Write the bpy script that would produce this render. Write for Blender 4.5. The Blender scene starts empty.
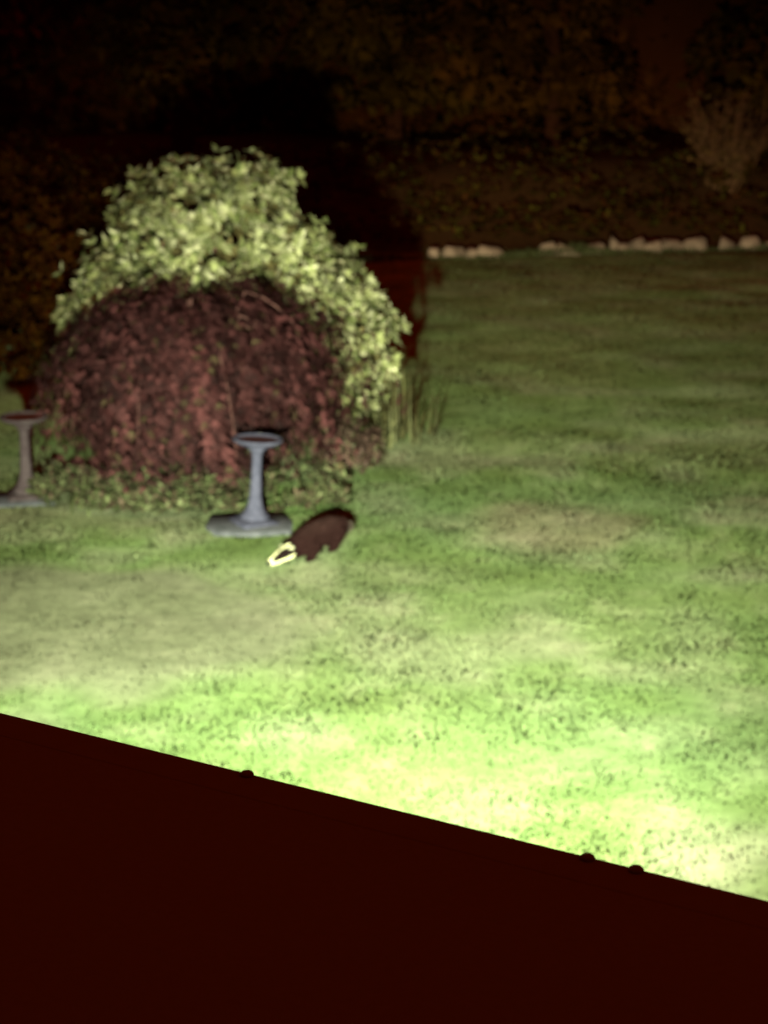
import bpy, math, numpy as np, bmesh
from mathutils import Vector, Matrix
rng=np.random.default_rng(7)
sc=bpy.context.scene
sc.view_settings.view_transform='Standard'; sc.view_settings.look='None'
sc.view_settings.exposure=0; sc.view_settings.gamma=1

# ------------------------------------------------------------ helpers
def link(o,parent=None):
    sc.collection.objects.link(o)
    if parent: o.parent=parent
    return o
def empty(name,loc=(0,0,0),rz=0):
    e=bpy.data.objects.new(name,None); e.location=loc; e.rotation_euler[2]=rz
    e.empty_display_size=.2
    return link(e)
def mesh_np(name,V,F,mat,col=None,parent=None,smooth=False,normals=None):
    V=np.asarray(V,dtype=np.float32); F=np.asarray(F,dtype=np.int32); k=F.shape[1]
    m=bpy.data.meshes.new(name)
    m.vertices.add(len(V)); m.vertices.foreach_set('co',V.ravel())
    m.loops.add(F.size); m.loops.foreach_set('vertex_index',F.ravel())
    m.polygons.add(len(F)); m.polygons.foreach_set('loop_start',np.arange(0,F.size,k,dtype=np.int32))
    m.polygons.foreach_set('loop_total',np.full(len(F),k,dtype=np.int32))
    if smooth or normals is not None: m.polygons.foreach_set('use_smooth',np.ones(len(F),dtype=bool))
    m.update(calc_edges=True)
    if normals is None: m.validate()
    else: m.normals_split_custom_set_from_vertices(normals.tolist())
    if col is not None:
        a=m.color_attributes.new('Col','FLOAT_COLOR','POINT')
        c=np.ones((len(V),4),dtype=np.float32); c[:,:3]=col
        a.data.foreach_set('color',c.ravel())
    m.materials.append(mat)
    o=bpy.data.objects.new(name,m); return link(o,parent)
def nrm(a): return a/np.maximum(np.linalg.norm(a,axis=-1,keepdims=True),1e-9)
_tabs={}
def vnoise(x,y,s,seed=0):
    if seed not in _tabs: _tabs[seed]=np.random.default_rng(seed+100).random((256,256))
    T=_tabs[seed]; x=np.asarray(x)/s+1000; y=np.asarray(y)/s+1000
    i=np.floor(x).astype(int); j=np.floor(y).astype(int); fx=x-i; fy=y-j
    fx=fx*fx*(3-2*fx); fy=fy*fy*(3-2*fy)
    g=lambda a,b:T[a%256,b%256]
    return (g(i,j)*(1-fx)+g(i+1,j)*fx)*(1-fy)+(g(i,j+1)*(1-fx)+g(i+1,j+1)*fx)*fy
def diamonds(P,D,N,L,W,C,fold=.15):
    D=nrm(D); S=nrm(np.cross(D,N)); N=np.cross(S,D)
    L=np.broadcast_to(L,len(P))[:,None]; W=np.broadcast_to(W,len(P))[:,None]
    v=np.stack([P,P+D*L*.5+S*W*.5+N*W*fold,P+D*L,P+D*L*.5-S*W*.5+N*W*fold],1).reshape(-1,3)
    b=np.arange(len(P))[:,None]*4
    f=np.concatenate([b+[0,1,2],b+[0,2,3]])
    return v,f,np.repeat(C,4,axis=0)
def rdir(n): return nrm(rng.normal(size=(n,3)))
def tube_chain(chains,sides=6):
    V=[];F=[];o=0
    for pts,rad in chains:
        pts=np.array(pts,float); n=len(pts)
        t=nrm(np.gradient(pts,axis=0)); ref=np.array([.31,.95,.07])
        a=nrm(np.cross(t,ref)); b=np.cross(t,a)
        th=np.linspace(0,2*math.pi,sides,endpoint=False)
        for i in range(n):
            V.append(pts[i]+rad[i]*(np.cos(th)[:,None]*a[i]+np.sin(th)[:,None]*b[i]))
        for i in range(n-1):
            for k in range(sides):
                F.append([o+i*sides+k,o+i*sides+(k+1)%sides,o+(i+1)*sides+(k+1)%sides,o+(i+1)*sides+k])
        o+=n*sides
    return np.concatenate(V),np.array(F)

# ------------------------------------------------------------ materials
def mat(name,rough=.8,spec=.2):
    m=bpy.data.materials.new(name); m.use_nodes=True
    nt=m.node_tree; b=nt.nodes['Principled BSDF']
    b.inputs['Roughness'].default_value=rough; b.inputs['Specular IOR Level'].default_value=spec
    return m,nt,b
def leafmat(name,rough=.6,spec=.25,trans=.25,nscale=14,amt=.35,det=1):
    m,nt,b=mat(name,rough,spec)
    a=nt.nodes.new('ShaderNodeAttribute'); a.attribute_name='Col'
    tc=nt.nodes.new('ShaderNodeTexCoord'); n=nt.nodes.new('ShaderNodeTexNoise'); n.inputs['Scale'].default_value=nscale
    n.inputs['Detail'].default_value=det
    nt.links.new(tc.outputs['Object'],n.inputs['Vector'])
    mr=nt.nodes.new('ShaderNodeMapRange'); mr.inputs['To Min'].default_value=1-amt; mr.inputs['To Max'].default_value=1+amt
    mr.inputs['From Min'].default_value=.3; mr.inputs['From Max'].default_value=.7
    nt.links.new(n.outputs['Fac'],mr.inputs['Value'])
    mx=nt.nodes.new('ShaderNodeVectorMath'); mx.operation='SCALE'
    nt.links.new(a.outputs['Color'],mx.inputs[0]); nt.links.new(mr.outputs['Result'],mx.inputs['Scale'])
    nt.links.new(mx.outputs['Vector'],b.inputs['Base Color'])
    if trans>0:
        t=nt.nodes.new('ShaderNodeBsdfTranslucent'); nt.links.new(mx.outputs['Vector'],t.inputs['Color'])
        s=nt.nodes.new('ShaderNodeMixShader'); s.inputs[0].default_value=trans
        nt.links.new(b.outputs[0],s.inputs[1]); nt.links.new(t.outputs[0],s.inputs[2])
        nt.links.new(s.outputs[0],nt.nodes['Material Output'].inputs['Surface'])
    return m
def noisemat(name,c1,c2,scale=8,rough=.85,bump=.3,spec=.2,detail=6):
    m,nt,b=mat(name,rough,spec)
    tc=nt.nodes.new('ShaderNodeTexCoord'); n=nt.nodes.new('ShaderNodeTexNoise')
    n.inputs['Scale'].default_value=scale; n.inputs['Detail'].default_value=detail
    nt.links.new(tc.outputs['Object'],n.inputs['Vector'])
    r=nt.nodes.new('ShaderNodeValToRGB'); r.color_ramp.elements[0].position=.3; r.color_ramp.elements[1].position=.7
    r.color_ramp.elements[0].color=(*c1,1); r.color_ramp.elements[1].color=(*c2,1)
    nt.links.new(n.outputs['Fac'],r.inputs[0]); nt.links.new(r.outputs[0],b.inputs['Base Color'])
    if bump:
        bp=nt.nodes.new('ShaderNodeBump'); bp.inputs['Strength'].default_value=bump; bp.inputs['Distance'].default_value=.02
        nt.links.new(n.outputs['Fac'],bp.inputs['Height']); nt.links.new(bp.outputs[0],b.inputs['Normal'])
    return m
M_grass=leafmat('grass_blade',1,.0,0,3,.15)
M_ground=leafmat('lawn_soil',1,.0,0,9,.22,3)
M_shrub=leafmat('variegated_leaf',.6,.08,.2,10,.3)
M_maple=leafmat('maple_leaf',.7,.05,.2,7,.4)
M_plant=leafmat('plant_leaf',.7,.1,0,8,.3)
M_bg=leafmat('background_leaf',1,.0,0,.6,.4)
M_bark=noisemat('bark',(.05,.022,.018),(.08,.035,.03),20)
M_stone=noisemat('cast_stone',(.022,.023,.036),(.040,.040,.060),16,.95,.4,.02)
M_stone2=noisemat('weathered_stone',(.024,.017,.019),(.042,.033,.035),18,.95,.4,.02)
M_water=noisemat('still_water',(.02,.006,.004),(.03,.01,.006),5,.3,.05,.2)
M_slab=noisemat('paving_stone',(.028,.031,.034),(.058,.060,.068),12,.95,.4,.02)
M_wall=noisemat('pale_walling_stone',(.05,.034,.022),(.20,.135,.09),4,.95,.5,.02)
M_roof=noisemat('roof_felt',(.094,.12,.08),(.102,.13,.085),90,1,.0,.0)
M_trim=noisemat('roof_edge_trim',(.094,.12,.08),(.102,.13,.085),30,1,.0,.0)
M_white=noisemat('white_frame',(.7,.7,.68),(.8,.8,.78),6,.5,.05)
M_glass=noisemat('window_glass',(.01,.012,.015),(.02,.02,.025),2,.05,.0,.5)
m,nt,b=mat('house_brick'); br=nt.nodes.new('ShaderNodeTexBrick'); tc=nt.nodes.new('ShaderNodeTexCoord')
mp=nt.nodes.new('ShaderNodeMapping'); mp.inputs['Rotation'].default_value=(math.pi/2,0,0)
br.inputs['Color1'].default_value=(.3,.12,.07,1); br.inputs['Color2'].default_value=(.22,.09,.06,1)
br.inputs['Mortar'].default_value=(.35,.32,.28,1); br.inputs['Scale'].default_value=4.4
nt.links.new(tc.outputs['Object'],mp.inputs[0]); nt.links.new(mp.outputs[0],br.inputs['Vector']); nt.links.new(br.outputs['Color'],b.inputs['Base Color'])
M_brick=m

# ------------------------------------------------------------ ground
def sm(e0,e1,x): t=np.clip((x-e0)/(e1-e0),0,1); return t*t*(3-2*t)
def ground_z(x,y):
    z=.05*(vnoise(x,y,3.1,1)-.5)+.03*(vnoise(x,y,.7,2)-.5)
    edge=33.05+.25*(x-.84)+.25
    edge=np.minimum(np.maximum(edge,31.5),38)
    return z*(1-sm(34,35,y)*.5)+1.1*sm(0,5,y-edge)*1.0
def worn_dim(x,y):  # bare patch, widened so its colour carries the dimmer side of the beam edge
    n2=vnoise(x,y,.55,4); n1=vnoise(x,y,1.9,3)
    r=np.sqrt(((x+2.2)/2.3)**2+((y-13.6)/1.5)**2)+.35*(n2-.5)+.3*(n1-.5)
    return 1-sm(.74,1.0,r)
def grass_col(x,y):
    n1=vnoise(x,y,1.9,3); n2=vnoise(x,y,.55,4); n3=vnoise(x,y,.2,5); n4=vnoise(x,y,.09,8)
    g=np.stack([.083+.022*n1,.130+.026*n1,.045+.014*n2],-1)
    g=g*(.72+.34*n2+.26*n3+.16*n4)[...,None]
    dry_lit=np.array([.158,.170,.105])
    d=(sm(.45,.9,n2)*.45+sm(.45,.9,n1)*.35+sm(.55,.95,n3)*.25)[...,None]*(1-.5*sm(17,24,y))[...,None]  # drier tufts fade with distance, painting in the floodlit paleness of the near lawn
    g=g*(1-d)+dry_lit*d*(.75+.5*n3)[...,None]
    for cx,cy,rx,ry,a,c in ((1.45,16.2,.75,.85,.55,(.17,.145,.105)),(-.6,14.9,1.3,.5,.4,(.12,.135,.08))):
        r=np.sqrt(((x-cx)/rx)**2+((y-cy)/ry)**2)+.5*(n2-.5)+.3*(n1-.5)
        k=((1-sm(.5,1.2,r))*a)[...,None]; g=g*(1-k)+np.array(c)*(.8+.4*n3)[...,None]*k
    k=worn_dim(x,y)[...,None]*.75
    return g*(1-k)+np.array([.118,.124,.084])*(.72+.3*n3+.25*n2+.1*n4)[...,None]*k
xs=np.concatenate([np.linspace(-200,-14,14)[:-1],np.arange(-14,14,.12),np.linspace(14,200,14)])
ys=np.concatenate([np.linspace(-60,4,12)[:-1],np.arange(4,42,.12),np.linspace(42.2,300,16)])
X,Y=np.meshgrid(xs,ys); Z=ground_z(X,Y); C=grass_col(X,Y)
bedm=sm(33.2,34,Y)[...,None]; C=C*(1-bedm)+np.array([.04,.018,.006])*bedm
nx,ny=len(xs),len(ys); idx=np.arange(nx*ny).reshape(ny,nx)
F=np.stack([idx[:-1,:-1],idx[:-1,1:],idx[1:,1:],idx[1:,:-1]],-1).reshape(-1,4)
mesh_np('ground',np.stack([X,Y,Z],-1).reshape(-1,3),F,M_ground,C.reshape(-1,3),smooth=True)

def blades(n,x0,x1,y0,y1,hs=1,ws=1):
    x=rng.uniform(x0,x1,n); y=rng.uniform(y0,y1,n)
    t=vnoise(x,y,.28,6)*.6+vnoise(x,y,1.1,7)*.4; wn=worn_dim(x,y)
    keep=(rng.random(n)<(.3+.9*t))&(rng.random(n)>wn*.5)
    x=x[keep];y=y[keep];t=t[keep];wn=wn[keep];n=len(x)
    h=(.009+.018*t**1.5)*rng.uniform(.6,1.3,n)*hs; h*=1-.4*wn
    big=rng.random(n)<.02; h[big]*=2
    a=rng.uniform(0,2*math.pi,n); w=rng.uniform(.004,.009,n)*ws
    lean=rng.uniform(.3,1.8,n); la=rng.uniform(0,2*math.pi,n)
    z=ground_z(x,y)-.002
    s=np.stack([np.cos(a)*w,np.sin(a)*w,0*w],-1)
    P=np.stack([x,y,z],-1); T=P+np.stack([np.cos(la)*lean*h,np.sin(la)*lean*h,h],-1)
    V=np.stack([P-s,P+s,T],1).reshape(-1,3); F=np.arange(3*n).reshape(-1,3)
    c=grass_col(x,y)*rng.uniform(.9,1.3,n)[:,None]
    c[:,0]*=rng.uniform(.92,1.1,n)
    Nn=nrm(np.stack([rng.normal(size=n)*.12,rng.normal(size=n)*.12-.05,np.ones(n)],-1))
    return V,F,np.repeat(c,3,0),np.repeat(Nn,3,0)
parts=[blades(130000,-4.5,5,8,14),blades(100000,-5.5,6,14,20,1,1.3),blades(50000,-7,9,20,34,1,2.2),
       blades(15000,-9,-4.5,8,20,1,1.8),blades(15000,5,10,8,20,1,1.8),blades(12000,-6,8,4,8)]
V=[];F=[];C=[];N_=[];o=0
for v,f,c,nn in parts: V.append(v);F.append(f+o);C.append(c);N_.append(nn);o+=len(v)
mesh_np('lawn_grass',np.concatenate(V),np.concatenate(F),M_grass,np.concatenate(C),None,True,np.concatenate(N_))

# ------------------------------------------------------------ leafy blobs
def blob_points(blobs,n,depth=.18,lumpy=.16):
    B=np.array(blobs,float); area=B[:,3]*B[:,4]+B[:,3]*B[:,5]+B[:,4]*B[:,5]; k=rng.choice(len(B),n*2,p=area/area.sum())
    d=rdir(n*2); b=B[k]
    lump=1+lumpy*(vnoise(np.arctan2(d[:,1],d[:,0])*3,d[:,2]*4+k*3,1,9)-.5)*2
    r=(1-depth*rng.random(n*2)**1.5)*lump
    P=b[:,:3]+d*b[:,3:]*r[:,None]
    N=nrm(d/b[:,3:])
    ok=P[:,2]>.05
    for q in range(len(B)):
        ins=(((P-B[q,:3])/B[q,3:])**2).sum(1)<.72
        ok&=~(ins&(k!=q))
    return P[ok][:n],N[ok][:n]
def rosettes(P,N,per,L,W,cols,wts,droop=.1,spread=.8):
    n=len(P); Pi=np.repeat(P,per,0); Ni=np.repeat(N,per,0); m=n*per
    ax=nrm(Ni+.5*np.repeat(rdir(n),per,0)+np.array([0,0,.35]))
    t=nrm(np.cross(ax,rdir(m))); D=nrm(ax*(1-spread*rng.uniform(.5,1,m))[:,None]+t*spread); D[:,2]-=droop
    c=np.array(cols)[rng.choice(len(cols),m,p=wts)]*np.repeat(rng.uniform(.55,1.25,n),per)[:,None]*rng.uniform(.8,1.2,m)[:,None]
    return diamonds(Pi,D,ax,L*rng.uniform(.7,1.25,m),W*rng.uniform(.8,1.2,m),c)

# variegated shrub
sh=[(-1.85,20.3,1.95,.82,.9,.74),(-2.55,20.1,1.30,.60,.8,.62),(-.88,20.2,1.3,.60,.9,.74),(-.46,20.0,.82,.55,.7,.62),
    (-1.6,20.4,1.0,1.2,1.1,1.2),(-1.30,20.1,2.30,.36,.4,.42),(-2.25,20.0,2.1,.38,.5,.38),(-1.0,19.9,1.85,.34,.4,.3),(-2.95,20.1,1.05,.34,.5,.33),(-.38,20,1.15,.34,.4,.3)]
E=empty('variegated_shrub')
P,N=blob_points(sh,2500,.28,.34)
S_=rng.choice(len(P),200); P2=P[S_]+N[S_]*rng.uniform(.05,.14,(200,1)); P=np.concatenate([P,P2]); N=np.concatenate([N,N[S_]])
v,f,c=rosettes(P,N,9,.11,.055,[(.150,.165,.066),(.235,.245,.125),(.075,.092,.03),(.32,.32,.19)],[.40,.30,.18,.12])
mesh_np('foliage',v,f,M_shrub,c,E)
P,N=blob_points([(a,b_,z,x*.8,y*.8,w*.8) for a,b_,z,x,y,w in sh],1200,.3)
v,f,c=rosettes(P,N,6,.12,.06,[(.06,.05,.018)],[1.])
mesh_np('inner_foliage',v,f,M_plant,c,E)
ch=[]
for i in range(16):
    q=sh[rng.integers(len(sh))]; tip=np.array(q[:3])+rng.normal(size=3)*.2
    b0=np.array([-1.5+rng.normal()*.15,20.3+rng.normal()*.15,-.05]); mid=(b0+tip)/2+np.array([rng.normal()*.1,rng.normal()*.1,-.1])
    tt=np.linspace(0,1,7)[:,None]; pts=(1-tt)**2*b0+2*tt*(1-tt)*mid+tt**2*tip
    ch.append((pts,np.linspace(.045,.01,7)))
v,f=tube_chain(ch); mesh_np('branches',v,f,M_bark,None,E,True)

# weeping red japanese maple
E=empty('japanese_maple')
cx,cy=-1.74,18.15; ch=[]; nt_=680; Pl=[];Dl=[];Cl=[]
for i in range(nt_):
    th=rng.uniform(0,2*math.pi); sh_=1-.6*rng.random()**1.7
    R=(1.40+.14*math.sin(3*th+1)+.09*math.sin(7*th))*sh_*rng.uniform(.78,1.15)
    H=(1.66+.10*math.sin(2*th+.5))*(.58+.42*sh_)*rng.uniform(.82,1.11)
    smax=rng.uniform(.55,1.0) if i%2 else rng.uniform(.85,1.0); s0=rng.uniform(0,.5)
    k=32; s=np.linspace(s0,smax,k); off=rng.normal()*.25
    rr=R*np.sin(s*math.pi/2)**.85; zz=H*np.cos(s*math.pi/2*.99)**.72+.03
    zz=zz+.05*np.sin(s*11+rng.uniform(0,6))*(1-s*.6)
    tha=th+off*s
    pts=np.stack([cx+rr*np.cos(tha)*1.06,cy+rr*np.sin(tha)*.86,zz],-1)
    if i%5==0:
        q=pts[::4]*1.0; q[:,2]-=.14; q[:,:2]=(q[:,:2]-[cx,cy])*.84+[cx,cy]
        st=np.array([[cx+.05*math.cos(th),cy+.05*math.sin(th),.5+.3*sh_]]); ch.append((np.concatenate([st,q]),np.linspace(.012,.003,len(q)+1)))
    tan=nrm(np.gradient(pts,axis=0)); jit=rng.normal(size=pts.shape)*.03
    br_=rng.choice([.35,.7,1.0,1.4],p=[.27,.3,.28,.15])*rng.uniform(.8,1.2)
    Pl.append(pts+jit); Dl.append(tan*1.3+np.array([0,0,-.35])+rng.normal(size=pts.shape)*.25); Cl.append(np.full(k,br_))
P=np.concatenate(Pl);D=nrm(np.concatenate(Dl));B=np.concatenate(Cl); n=len(P)
out=nrm(P-np.array([cx,cy,.3])); per=5
ang=np.tile(np.linspace(-.6,.6,per),n); Pi=np.repeat(P,per,0);Di=np.repeat(D,per,0);Ni=np.repeat(nrm(out+.6*rdir(n)),per,0)
S=nrm(np.cross(Di,Ni)); Dd=Di*np.cos(ang)[:,None]+S*np.sin(ang)[:,None]
col=np.array([.026,.0090,.0092])*np.repeat(B*rng.uniform(.6,1.4,n),per)[:,None]
gi=np.repeat(rng.random(n)<.03,per); col[gi]=np.array([.036,.027,.014])
v,f,c=diamonds(Pi,Dd,Ni,.09*rng.uniform(.6,1.35,n*per),.011,col)
mesh_np('foliage',v,f,M_maple,c,E)
v,f=tube_chain(ch,4); mesh_np('twigs',v,f,M_bark,None,E,True)
v,f=tube_chain([([(cx+.1,cy,-.05),(cx+.05,cy+.03,.2),(cx-.04,cy,.5),(cx+.05,cy,.8),(cx,cy,1.0)],[.09,.075,.065,.05,.03]),
 ([(cx,cy,.4),(cx-.25,cy-.1,.7),(cx-.5,cy-.15,.9)],[.05,.035,.02]),([(cx,cy,.5),(cx+.3,cy-.1,.75),(cx+.6,cy-.05,.9)],[.05,.035,.02])],10)
mesh_np('trunk',v,f,M_bark,None,E,True)

E=empty('ground_cover_plants')
n=1700; x=rng.uniform(-3.1,-.35,n); y=16.6+.35*((x+1.7)/1.4)**2+rng.uniform(0,1.0,n)
hh=.03+.30*vnoise(x,y,.33,11)**1.3*rng.random(n)
P=np.stack([x,y,hh],-1); P=P[vnoise(x,y,.4,12)>.25]
v,f,c=rosettes(P,np.tile([0,-.3,1.],(len(P),1)),7,.075,.03,[(.036,.045,.018),(.060,.068,.032),(.05,.036,.023),(.022,.018,.010)],[.4,.22,.2,.18])
mesh_np('foliage',v,f,M_plant,c,E)

E=empty('small_brown_shrub')
P,N=blob_points([(-.42,18.15,.28,.3,.28,.3),(-.2,18.4,.2,.2,.2,.2)],300,.5)
v,f,c=rosettes(P,N,7,.06,.02,[(.042,.024,.018),(.03,.018,.014),(.035,.036,.016)],[.5,.3,.2]); mesh_np('foliage',v,f,M_plant,c,E)

def strappy(name,cx,cy,n,h,spread,col):
    E=empty(name); V=[];F=[];C=[];o=0
    for i in range(n):
        a=rng.uniform(0,2*math.pi); L=h*rng.uniform(.4,1.05); ln=rng.uniform(.05,1.1); w=.010*rng.uniform(.6,1.3)
        b0=np.array([cx+rng.normal()*spread,cy+rng.normal()*spread,-.02]); s=np.linspace(0,1,7)
        z=L*(s-.45*ln*s**3); r=L*ln*s**2*.8
        p=b0+np.stack([np.cos(a)*r,np.sin(a)*r,z],-1); sd=np.array([-math.sin(a),math.cos(a),0])
        wd=w*(1-s**2.5*.95)[:,None]
        V.append(np.concatenate([p-sd*wd,p+sd*wd]))
        for k in range(6): F.append([o+k,o+k+1,o+7+k+1,o+7+k])
        C.append(np.tile(np.array(col)*rng.uniform(.3,1.3),(14,1))); o+=14
    mesh_np('leaves',np.concatenate(V),np.array(F),M_plant,np.concatenate(C),E)
strappy('daylily_plant',.24,19.8,60,.78,.14,(.036,.034,.012))
strappy('daylily_plant.001',-.02,19.4,60,.5,.14,(.05,.052,.022))
strappy('daylily_plant.002',-2.55,16.95,30,.3,.1,(.04,.05,.018))
strappy('daylily_plant.003',-.75,17.0,35,.35,.16,(.04,.045,.018))

# ------------------------------------------------------------ bird baths
def lathe(name,prof,m,parent,seg=48):
    th=np.linspace(0,2*math.pi,seg,endpoint=False); V=[];F=[]
    for r,z in prof: V.append(np.stack([r*np.cos(th),r*np.sin(th),np.full(seg,z)],-1))
    for i in range(len(prof)-1):
        for k in range(seg): F.append([i*seg+k,i*seg+(k+1)%seg,(i+1)*seg+(k+1)%seg,(i+1)*seg+k])
    return mesh_np(name,np.concatenate(V),np.array(F),m,None,parent,True)
def bird_bath(name,x,y,rz,m,tilt=(0,0),s=1):
    E=empty(name,(x,y,0),rz); E.rotation_euler[0]=tilt[0];E.rotation_euler[1]=tilt[1]; E.scale=(s,s,s)
    lathe('bowl',[(.0,.685),(.05,.687),(.10,.692),(.16,.705),(.20,.725),(.212,.742),(.214,.752),(.205,.758),(.196,.752),(.17,.735),(.12,.722),(.06,.716),(.0,.714)],m,E)
    lathe('water',[(.0,.740),(.18,.740)],M_water,E)
    lathe('pedestal',[(.0,.06),(.125,.065),(.128,.085),(.10,.11),(.078,.15),(.062,.20),(.052,.27),(.046,.40),(.043,.52),(.043,.60),(.050,.625),(.058,.65),(.09,.680),(.0,.687)],m,E,32)
    V=[];F=[]
    for r,z in ((.17,-.03),(.172,.035),(.162,.047),(.14,.052),(.12,.066)):
        c=r*.12
        V+= [(r,-r+c,z),(r,r-c,z),(r-c,r,z),(-r+c,r,z),(-r,r-c,z),(-r,-r+c,z),(-r+c,-r,z),(r-c,-r,z)]
    for i in range(4):
        for k in range(8): F.append([i*8+k,i*8+(k+1)%8,(i+1)*8+(k+1)%8,(i+1)*8+k])
    mesh_np('plinth',V,F,m,None,E)
bird_bath('bird_bath',-1.10,16.35,.5,M_stone,(0,math.radians(3.5)))
bird_bath('bird_bath.001',-3.18,17.25,.2,M_stone2)
def slab(name,x,y,pts,h,rz=0):
    n=len(pts); V=[(a,b_,-.04) for a,b_ in pts]+[(a,b_,h-.008) for a,b_ in pts]+[(a*.965,b_*.965,h) for a,b_ in pts]+[(0,0,h+.001)]
    F=[]
    for l in range(2):
        for k in range(n): F.append([l*n+k,l*n+(k+1)%n,(l+1)*n+(k+1)%n]);F.append([l*n+k,(l+1)*n+(k+1)%n,(l+1)*n+k])
    for k in range(n): F.append([2*n+k,2*n+(k+1)%n,3*n])
    o=mesh_np(name,V,F,M_slab); o.location=(x,y,0); o.rotation_euler[2]=rz
slab('paving_slab',-1.13,16.33,[(.33,-.28),(.36,.05),(.3,.33),(-.05,.36),(-.34,.28),(-.38,-.05),(-.3,-.27),(0,-.33)],.03,.1)
slab('paving_slab.001',-3.2,17.2,[(.26,-.24),(.28,.22),(-.26,.25),(-.27,-.22)],.025,.2)

# ------------------------------------------------------------ badger
E=empty('badger',(-.60,15.46,ground_z(np.array(-.60),np.array(15.46)).item()-.003),math.radians(-121)); E.scale=(1.05,.95,.90)
balls=[]
def chain(pts):
    for (a,b_) in zip(pts[:-1],pts[1:]):
        a=np.array(a,float);b_=np.array(b_,float); n=max(2,int(np.linalg.norm(a[:3]-b_[:3])/(.3*min(a[3],b_[3])))+1)
        for t in np.linspace(0,1,n): balls.append(a*(1-t)+b_*t)
chain([(-.50,.02,.13,.020),(-.43,.01,.165,.032),(-.34,0,.180,.066),(-.25,0,.182,.092),(-.10,0,.172,.104),(.06,0,.16,.098),(.18,0,.145,.082),(.27,-.005,.125,.066),(.34,-.02,.106,.058),(.385,-.035,.09,.048),(.43,-.05,.072,.032),(.475,-.062,.060,.022)])
chain([(.33,-.02,.095,.044),(.42,-.045,.058,.024),(.45,-.055,.048,.016)])
for sd,ph in ((1,1),(-1,-1)):
    chain([(-.28,.055*sd,.15,.068),(-.21+.02*ph,.08*sd,.10,.05),(-.29+.04*ph,.085*sd,.055,.03),(-.27+.04*ph,.085*sd,.024,.026),(-.215+.04*ph,.087*sd,.02,.024)])
    chain([(.13,.05*sd,.13,.062),(.11-.04*ph,.08*sd,.10,.045),(.145-.06*ph,.085*sd,.05,.033),(.16-.06*ph,.085*sd,.024,.029),(.205-.06*ph,.085*sd,.018,.024)])
    chain([(.305,-.01+.048*sd,.153,.016),(.30,-.01+.054*sd,.170,.014)])
bm=bmesh.new()
for q in balls:
    bmesh.ops.create_icosphere(bm,subdivisions=2,radius=q[3],matrix=Matrix.Translation(q[:3]))
me=bpy.data.meshes.new('tmp'); bm.to_mesh(me); bm.free()
ob=bpy.data.objects.new('tmp',me); link(ob)
r=ob.modifiers.new('r','REMESH'); r.mode='VOXEL'; r.voxel_size=.008
s=ob.modifiers.new('s','SMOOTH'); s.factor=.5; s.iterations=4
dg=bpy.context.evaluated_depsgraph_get(); me2=bpy.data.meshes.new_from_object(ob.evaluated_get(dg))
bpy.data.objects.remove(ob)
n=len(me2.vertices); co=np.zeros(n*3); me2.vertices.foreach_get('co',co); co=co.reshape(-1,3)
no=np.zeros(n*3); me2.vertices.foreach_get('normal',no); no=no.reshape(-1,3)
me2.name='body'
def bcol(p):
    x,y,z=p[:,0],p[:,1],p[:,2]; c=np.tile([.0065,.003,.0028],(len(p),1)).astype(float)
    up=sm(.18,.30,z); c+=up[:,None]*np.array([.005,.003,.0025])
    ctr=.062*sm(.24,.48,x)
    head=(x>.275)&(z>.035); yc=np.abs(y+ctr)
    c[head]=[.42,.42,.25]
    st=head&(yc>.016)&(z>.098-.28*(x-.34))&(x<.455)   # broad dark stripe through each eye
    c[st]=[.005,.003,.003]
    ear=(z>.163)&(x>.28)&(x<.33)&(yc>.035); c[ear]=[.2,.2,.13]
    c[(x>.472)]=[.01,.01,.01]
    c[x<-.44]=[.03,.025,.02]
    return c
a=me2.color_attributes.new('Col','FLOAT_COLOR','POINT'); cc=np.ones((n,4)); cc[:,:3]=bcol(co); a.data.foreach_set('color',cc.ravel())
M_fur=leafmat('badger_fur',.9,.0,0,30,.2)
me2.materials.clear(); me2.materials.append(M_fur); me2.polygons.foreach_set('use_smooth',np.ones(len(me2.polygons),dtype=bool))
link(bpy.data.objects.new('body',me2),E)
k=rng.integers(0,n,22000); P=co[k]+rng.normal(size=(len(k),3))*.003; Nn=no[k]
D=nrm(Nn*.6+np.array([-1,0,-.25])*1.0+rng.normal(size=P.shape)*.25)
Lf=np.where(P[:,0]>.25,.008,.045)*np.where(P[:,2]<.07,.4,1)*np.where(P[:,0]<-.36,1.5,1)
v,f,c=diamonds(P,D,Nn,Lf*rng.uniform(.7,1.2,len(P)),.004,bcol(P)*rng.uniform(.4,2.2,(len(P),1)))
mesh_np('fur',v,f,M_fur,c,E)
for sd in (1,-1):
    bm=bmesh.new(); bmesh.ops.create_uvsphere(bm,u_segments=12,v_segments=8,radius=.007); me=bpy.data.meshes.new('eye'); bm.to_mesh(me); bm.free()
    me.materials.append(M_water); e=bpy.data.objects.new('eye',me); e.location=(.40,-.040+.036*sd,.104); link(e,E)

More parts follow.
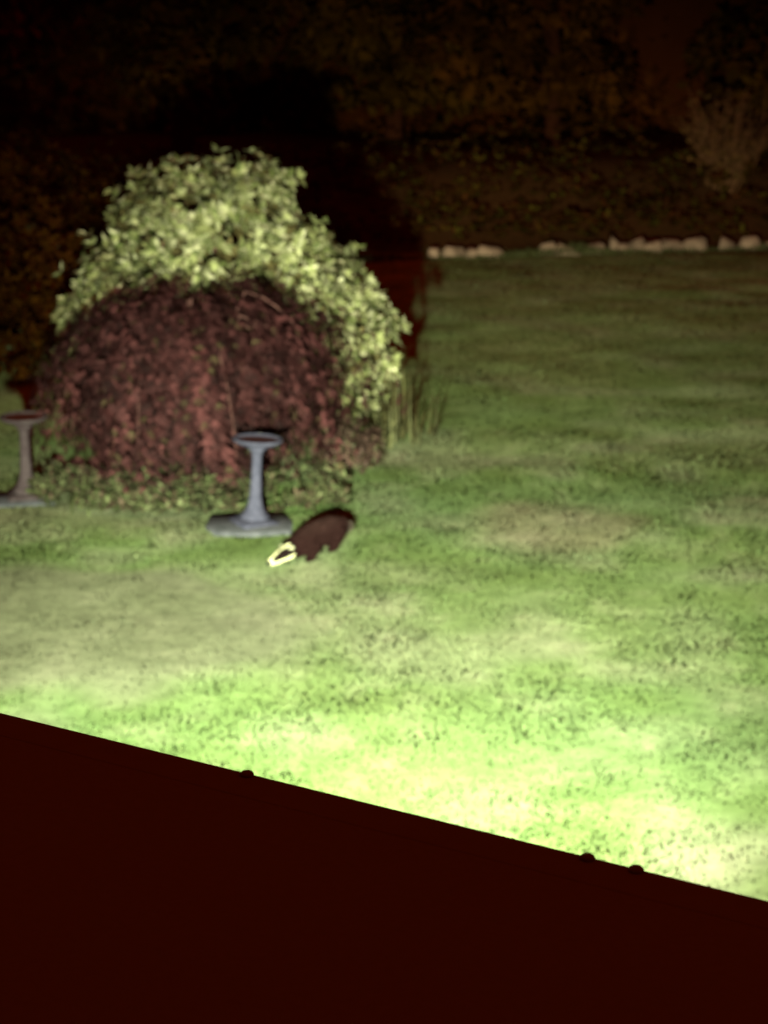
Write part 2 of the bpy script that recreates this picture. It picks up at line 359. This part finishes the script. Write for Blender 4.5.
# ------------------------------------------------------------ low stone wall
E=empty('low_stone_wall')
def stones(x0,x1):
    V=[];F=[];o=0; x=x0
    while x<x1:
        w=rng.uniform(.14,.42); h=rng.uniform(.12,.21); yc=33.0+.26*(x-.84)+rng.normal()*.05; d=.14
        z0=ground_z(np.array(x),np.array(yc)).item()-.05
        base=np.array([(-.5,-.5),(.5,-.5),(.5,.5),(-.5,.5)])
        tl=rng.normal()*.025
        for zz,sc_ in ((0,1),(.35,1.04),(.8,.94),(1,.7)):
            for bx,by in base: V.append((x+w/2+bx*w*sc_*1.0+rng.normal()*.014,yc+by*2*d*sc_+rng.normal()*.015,z0+zz*(h+.05+tl*bx*2)+rng.normal()*.014))
        for l in range(3):
            for q in range(4): F.append([o+l*4+q,o+l*4+(q+1)%4,o+(l+1)*4+(q+1)%4,o+(l+1)*4+q])
        F.append([o+12,o+13,o+14,o+15]); o+=16; x+=w*rng.choice([1,1,1,1.3])
    return V,F
for i,(a_,b_) in enumerate(((-7,-1.2),(.75,1.95),(2.6,5.35),(5.75,12))):
    V,F=stones(a_,b_); mesh_np('stone_run_%d'%(i+1),V,F,M_wall,None,E)
n=7000; x=rng.uniform(-8,13,n); y=32.8+.26*(x-.84)+rng.normal(size=n)*.12; hh=.04+.22*vnoise(x,y,.8,33)**2
P=np.stack([x,y,ground_z(x,y)],-1); D=nrm(np.stack([rng.normal(size=n)*.4,rng.normal(size=n)*.4,np.ones(n)],-1))
v,f,c=diamonds(P,D,rdir(n),hh,.018,np.array([.03,.032,.009])*rng.uniform(.6,1.3,(n,1))); mesh_np('rough_grass',v,f,M_plant,c)

E=empty('border_plants')
n=2400; x=rng.uniform(-8,13,n); y=33.2+.25*(np.clip(x,-5,12)-.84)+rng.uniform(.2,5,n)
hgt=.1+.9*vnoise(x,y,1.1,14)*rng.random(n)
P=np.stack([x,y,ground_z(x,y)+hgt],-1)
v,f,c=rosettes(P,np.tile([0,-.4,1.],(n,1)),7,.16,.07,[(.024,.012,.002),(.026,.020,.003),(.024,.008,.002)],[.4,.3,.3]); mesh_np('foliage',v,f,M_bg,c,E)

E=empty('twiggy_shrub'); ch=[]; Pl=[]
for i in range(60):
    a=rng.uniform(0,2*math.pi); ln=rng.uniform(.1,.75); L=rng.uniform(1.0,2.0); s=np.linspace(0,1,8)
    b0=np.array([6.3+rng.normal()*.12,37.6+rng.normal()*.12,.55])
    p=b0+np.stack([np.cos(a)*L*ln*s**.9,np.sin(a)*L*ln*s**.9,L*s-.2*L*ln*s**2],-1)+np.cumsum(rng.normal(size=(8,3))*.035,0)
    ch.append((p,np.linspace(.014,.005,8))); Pl.append(p[2:]+rng.normal(size=(6,3))*.08)
    for j in range(3):
        q0=p[rng.integers(3,7)]; dd=rdir(1)[0]*.35+np.array([0,0,.2]); ch.append((q0+np.linspace(0,1,4)[:,None]*dd,np.linspace(.009,.004,4)))
v,f=tube_chain(ch,4); M_twig=noisemat('pale_twig',(.08,.035,.016),(.13,.06,.025),10,.9,0,0); mesh_np('branches',v,f,M_twig,None,E,True)
P=np.concatenate(Pl); v,f,c=rosettes(P,np.tile([0,0,1.],(len(P),1)),5,.12,.06,[(.075,.038,.012)],[1.]); mesh_np('foliage',v,f,M_bg,c,E)

# ------------------------------------------------------------ trees and hedge behind
M_bark_dark=noisemat('dark_bark',(.020,.005,.002),(.026,.008,.003),6,1,.3,0)
def tree(name,x,y,H,R,col,nl=2200):
    E=empty(name); z0=ground_z(np.array(float(x)),np.array(float(y))).item()
    blobs=[]; ch=[]
    tr=np.array([[x,y,z0-.1],[x+.1,y,z0+H*.15],[x-.05,y+.1,z0+H*.35],[x+.1,y,z0+H*.6],[x,y,z0+H*.85]]); ch.append((tr,np.array([.22,.17,.15,.12,.05])*H/9))
    for i in range(17):
        a=rng.uniform(0,2*math.pi); zz=z0+H*rng.uniform(.12,.9); rr=R*rng.uniform(.25,.75)*(1.1-.6*abs((zz-z0)/H-.5))
        c=np.array([x+math.cos(a)*rr,y+math.sin(a)*rr,zz]); q=R*rng.uniform(.3,.5); blobs.append((*c,q,q,q*.75))
        s=np.linspace(0,1,5)[:,None]; b0=np.array([x,y,z0+(zz-z0)*.6]); ch.append((b0+(c-b0)*s+np.array([0,0,.2])*np.sin(s*3.14),np.linspace(.07,.02,5)))
    v,f=tube_chain(ch,7); mesh_np('trunk_and_limbs',v,f,M_bark_dark,None,E,True)
    P,N=blob_points(blobs,nl,.45); v,f,c=rosettes(P,N,4,.30,.16,[col,tuple(np.array(col)*.8)],[.6,.4],.3); mesh_np('foliage',v,f,M_bg,c,E)
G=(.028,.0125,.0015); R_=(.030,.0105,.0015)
for i,(x,y,H,R,col) in enumerate(((-9,34,9,3.2,R_),(-4,40,10,3.4,G),(.2,44,9.5,3.2,G),(3.4,41.5,8.5,2.8,R_),(7.9,42,9,3.2,G),(12,41,10,3.4,R_),(-14,28,9,3.2,G),(17,36,9,3.3,G))):
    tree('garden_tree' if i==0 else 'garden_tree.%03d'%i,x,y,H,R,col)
E=empty('hedge')
n=12000; x=rng.uniform(-40,44,n); top=5.6+1.6*vnoise(x,0*x,2.2,20)
z=.3+rng.random(n)*top+.5; y=45.5+1.2*(vnoise(x,z,1.4,21)-.5)*2+rng.normal()*.1+rng.random(n)*.5
P=np.stack([x,y,z],-1)
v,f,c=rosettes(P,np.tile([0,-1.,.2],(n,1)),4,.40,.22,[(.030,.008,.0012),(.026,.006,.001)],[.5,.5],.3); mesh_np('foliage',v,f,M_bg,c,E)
xx=np.linspace(-40,44,120); tp=5.2+1.6*vnoise(xx,0*xx,2.2,20)
V=np.concatenate([np.stack([xx,0*xx+46.3,0*xx],-1),np.stack([xx,0*xx+46.3,tp],-1),np.stack([xx,0*xx+47.6,tp],-1),np.stack([xx,0*xx+47.6,0*xx],-1)])
F=[[l*120+i,l*120+i+1,(l+1)*120+i+1,(l+1)*120+i] for l in range(3) for i in range(119)]
mesh_np('inner_branches',V,F,noisemat('hedge_interior',(.028,.006,.001),(.034,.008,.002),1.5,1,0,0),None,E)
for i,(x,y,r) in enumerate(((-5.2,23,1.3),(-4.3,25.5,1.5),(-6.6,20.5,1.2))):
    E=empty('evergreen_shrub' if i==0 else 'evergreen_shrub.%03d'%i)
    P,N=blob_points([(x,y,r*.75,r,r,r*.8),(x+.5,y-.3,r*.4,r*.7,r*.7,r*.5),(x-.4,y,r*1.2,r*.6,r*.6,r*.6)],800,.4)
    v,f,c=rosettes(P,N,7,.13,.055,[(.020,.008,.001),(.016,.005,.001)],[.5,.5]); mesh_np('foliage',v,f,M_bg,c,E)

# ------------------------------------------------------------ house
RZ=math.atan2(-.521,.853)
H_=empty('brick_house',(0,0,0),RZ)
def box(name,x0,x1,y0,y1,z0,z1,m,bev=0,parent=None):
    bm=bmesh.new(); bmesh.ops.create_cube(bm,size=1)
    for v in bm.verts: v.co=Vector(((x0+x1)/2+v.co.x*(x1-x0),(y0+y1)/2+v.co.y*(y1-y0),(z0+z1)/2+v.co.z*(z1-z0)))
    if bev: bmesh.ops.bevel(bm,geom=list(bm.edges),offset=bev,segments=3,affect='EDGES',profile=.6)
    me=bpy.data.meshes.new(name); bm.to_mesh(me); bm.free(); me.materials.append(m); o=bpy.data.objects.new(name,me); return link(o,parent)
ED=1.777
box('extension_roof_deck',-7,7,-1.5,ED-.06,3.42,3.5995,M_roof,.0,H_)
box('roof_edge_trim',-7.02,7.02,ED-.0598,ED,3.40,3.60,M_trim,.002,H_)
box('extension_wall',-6.8,6.8,-1.45,ED-.2,-.1,3.415,M_brick,0,H_)
box('main_wall',-8,8,-1.9,-1.505,-.1,7.5,M_brick,0,H_)
for i,u in enumerate((-1.269,-.83,-.774)):
    bm=bmesh.new(); bmesh.ops.create_uvsphere(bm,u_segments=16,v_segments=8,radius=.0085)
    for v in bm.verts: v.co.z*=.6
    me=bpy.data.meshes.new('trim_screw'); bm.to_mesh(me); bm.free(); me.materials.append(M_trim)
    o=bpy.data.objects.new('trim_screw_%d'%(i+1),me); o.location=(u,ED-.006,3.601); link(o,H_)
box('window_pane',-.6,.9,-1.500,-1.47,4.0,5.3,M_glass,0,H_)
for nme,a in (('window_frame_top',(-.66,.96,5.3,5.36)),('window_frame_sill',(-.70,1.0,3.93,4.0)),('window_frame_side_1',(-.66,-.602,4.003,5.297)),('window_frame_side_2',(.902,.96,4.003,5.297))):
    box(nme,a[0],a[1],-1.503,-1.43,a[2],a[3],M_white,.005,H_)
L_=empty('floodlight',(0,0,0),RZ)
M_dark=noisemat('lamp_housing',(.03,.03,.03),(.05,.05,.05),10,.5)
box('wall_arm',-2.23,-2.17,ED-.2,2.0,2.74,2.79,M_dark,.004,L_)
box('housing',-2.34,-2.06,2.0,2.08,2.66,2.86,M_dark,.012,L_)
c,s_=.853,.521
lx,ly=-2.2*c+2.13*s_, 2.2*s_+2.13*c
ld=bpy.data.lights.new('floodlight_lamp','SPOT'); ld.energy=80000; ld.color=(.95,1.0,.72)
ld.spot_size=math.radians(47); ld.spot_blend=1; ld.shadow_soft_size=.10
lo=bpy.data.objects.new('floodlight_lamp',ld); lo.location=(lx,ly,2.76); link(lo)
lo.rotation_euler=(Vector((-.15,12.4,-.2))-lo.location).to_track_quat('-Z','Y').to_euler()
bpy.context.view_layer.update()
mw=lo.matrix_world.copy(); lo.parent=L_; lo.matrix_parent_inverse=L_.matrix_world.inverted(); lo.matrix_world=mw

# ------------------------------------------------------------ night sky
w=bpy.data.worlds.new('World'); sc.world=w; w.use_nodes=True; nt=w.node_tree
bg=nt.nodes['Background']; sky=nt.nodes.new('ShaderNodeTexSky'); sky.sky_type='NISHITA'; sky.sun_disc=False
sky.sun_elevation=math.radians(1); sky.sun_rotation=math.radians(200)
mx=nt.nodes.new('ShaderNodeMix'); mx.data_type='RGBA'; mx.inputs[0].default_value=.998
nt.links.new(sky.outputs[0],mx.inputs[6]); mx.inputs[7].default_value=(2.4,.13,.01,1)
nt.links.new(mx.outputs[2],bg.inputs['Color']); bg.inputs['Strength'].default_value=.1

# ------------------------------------------------------------ camera
cd=bpy.data.cameras.new('camera'); cam=bpy.data.objects.new('camera',cd); link(cam); sc.camera=cam
cd.sensor_fit='VERTICAL'; cd.sensor_height=36; cd.lens=2000/1024*36; cd.clip_end=1000; cd.clip_start=.05
cam.location=(0,0,4.5); cam.rotation_euler=(math.radians(75),0,0)
cd.dof.use_dof=True; cd.dof.focus_distance=2.8; cd.dof.aperture_fstop=7.4
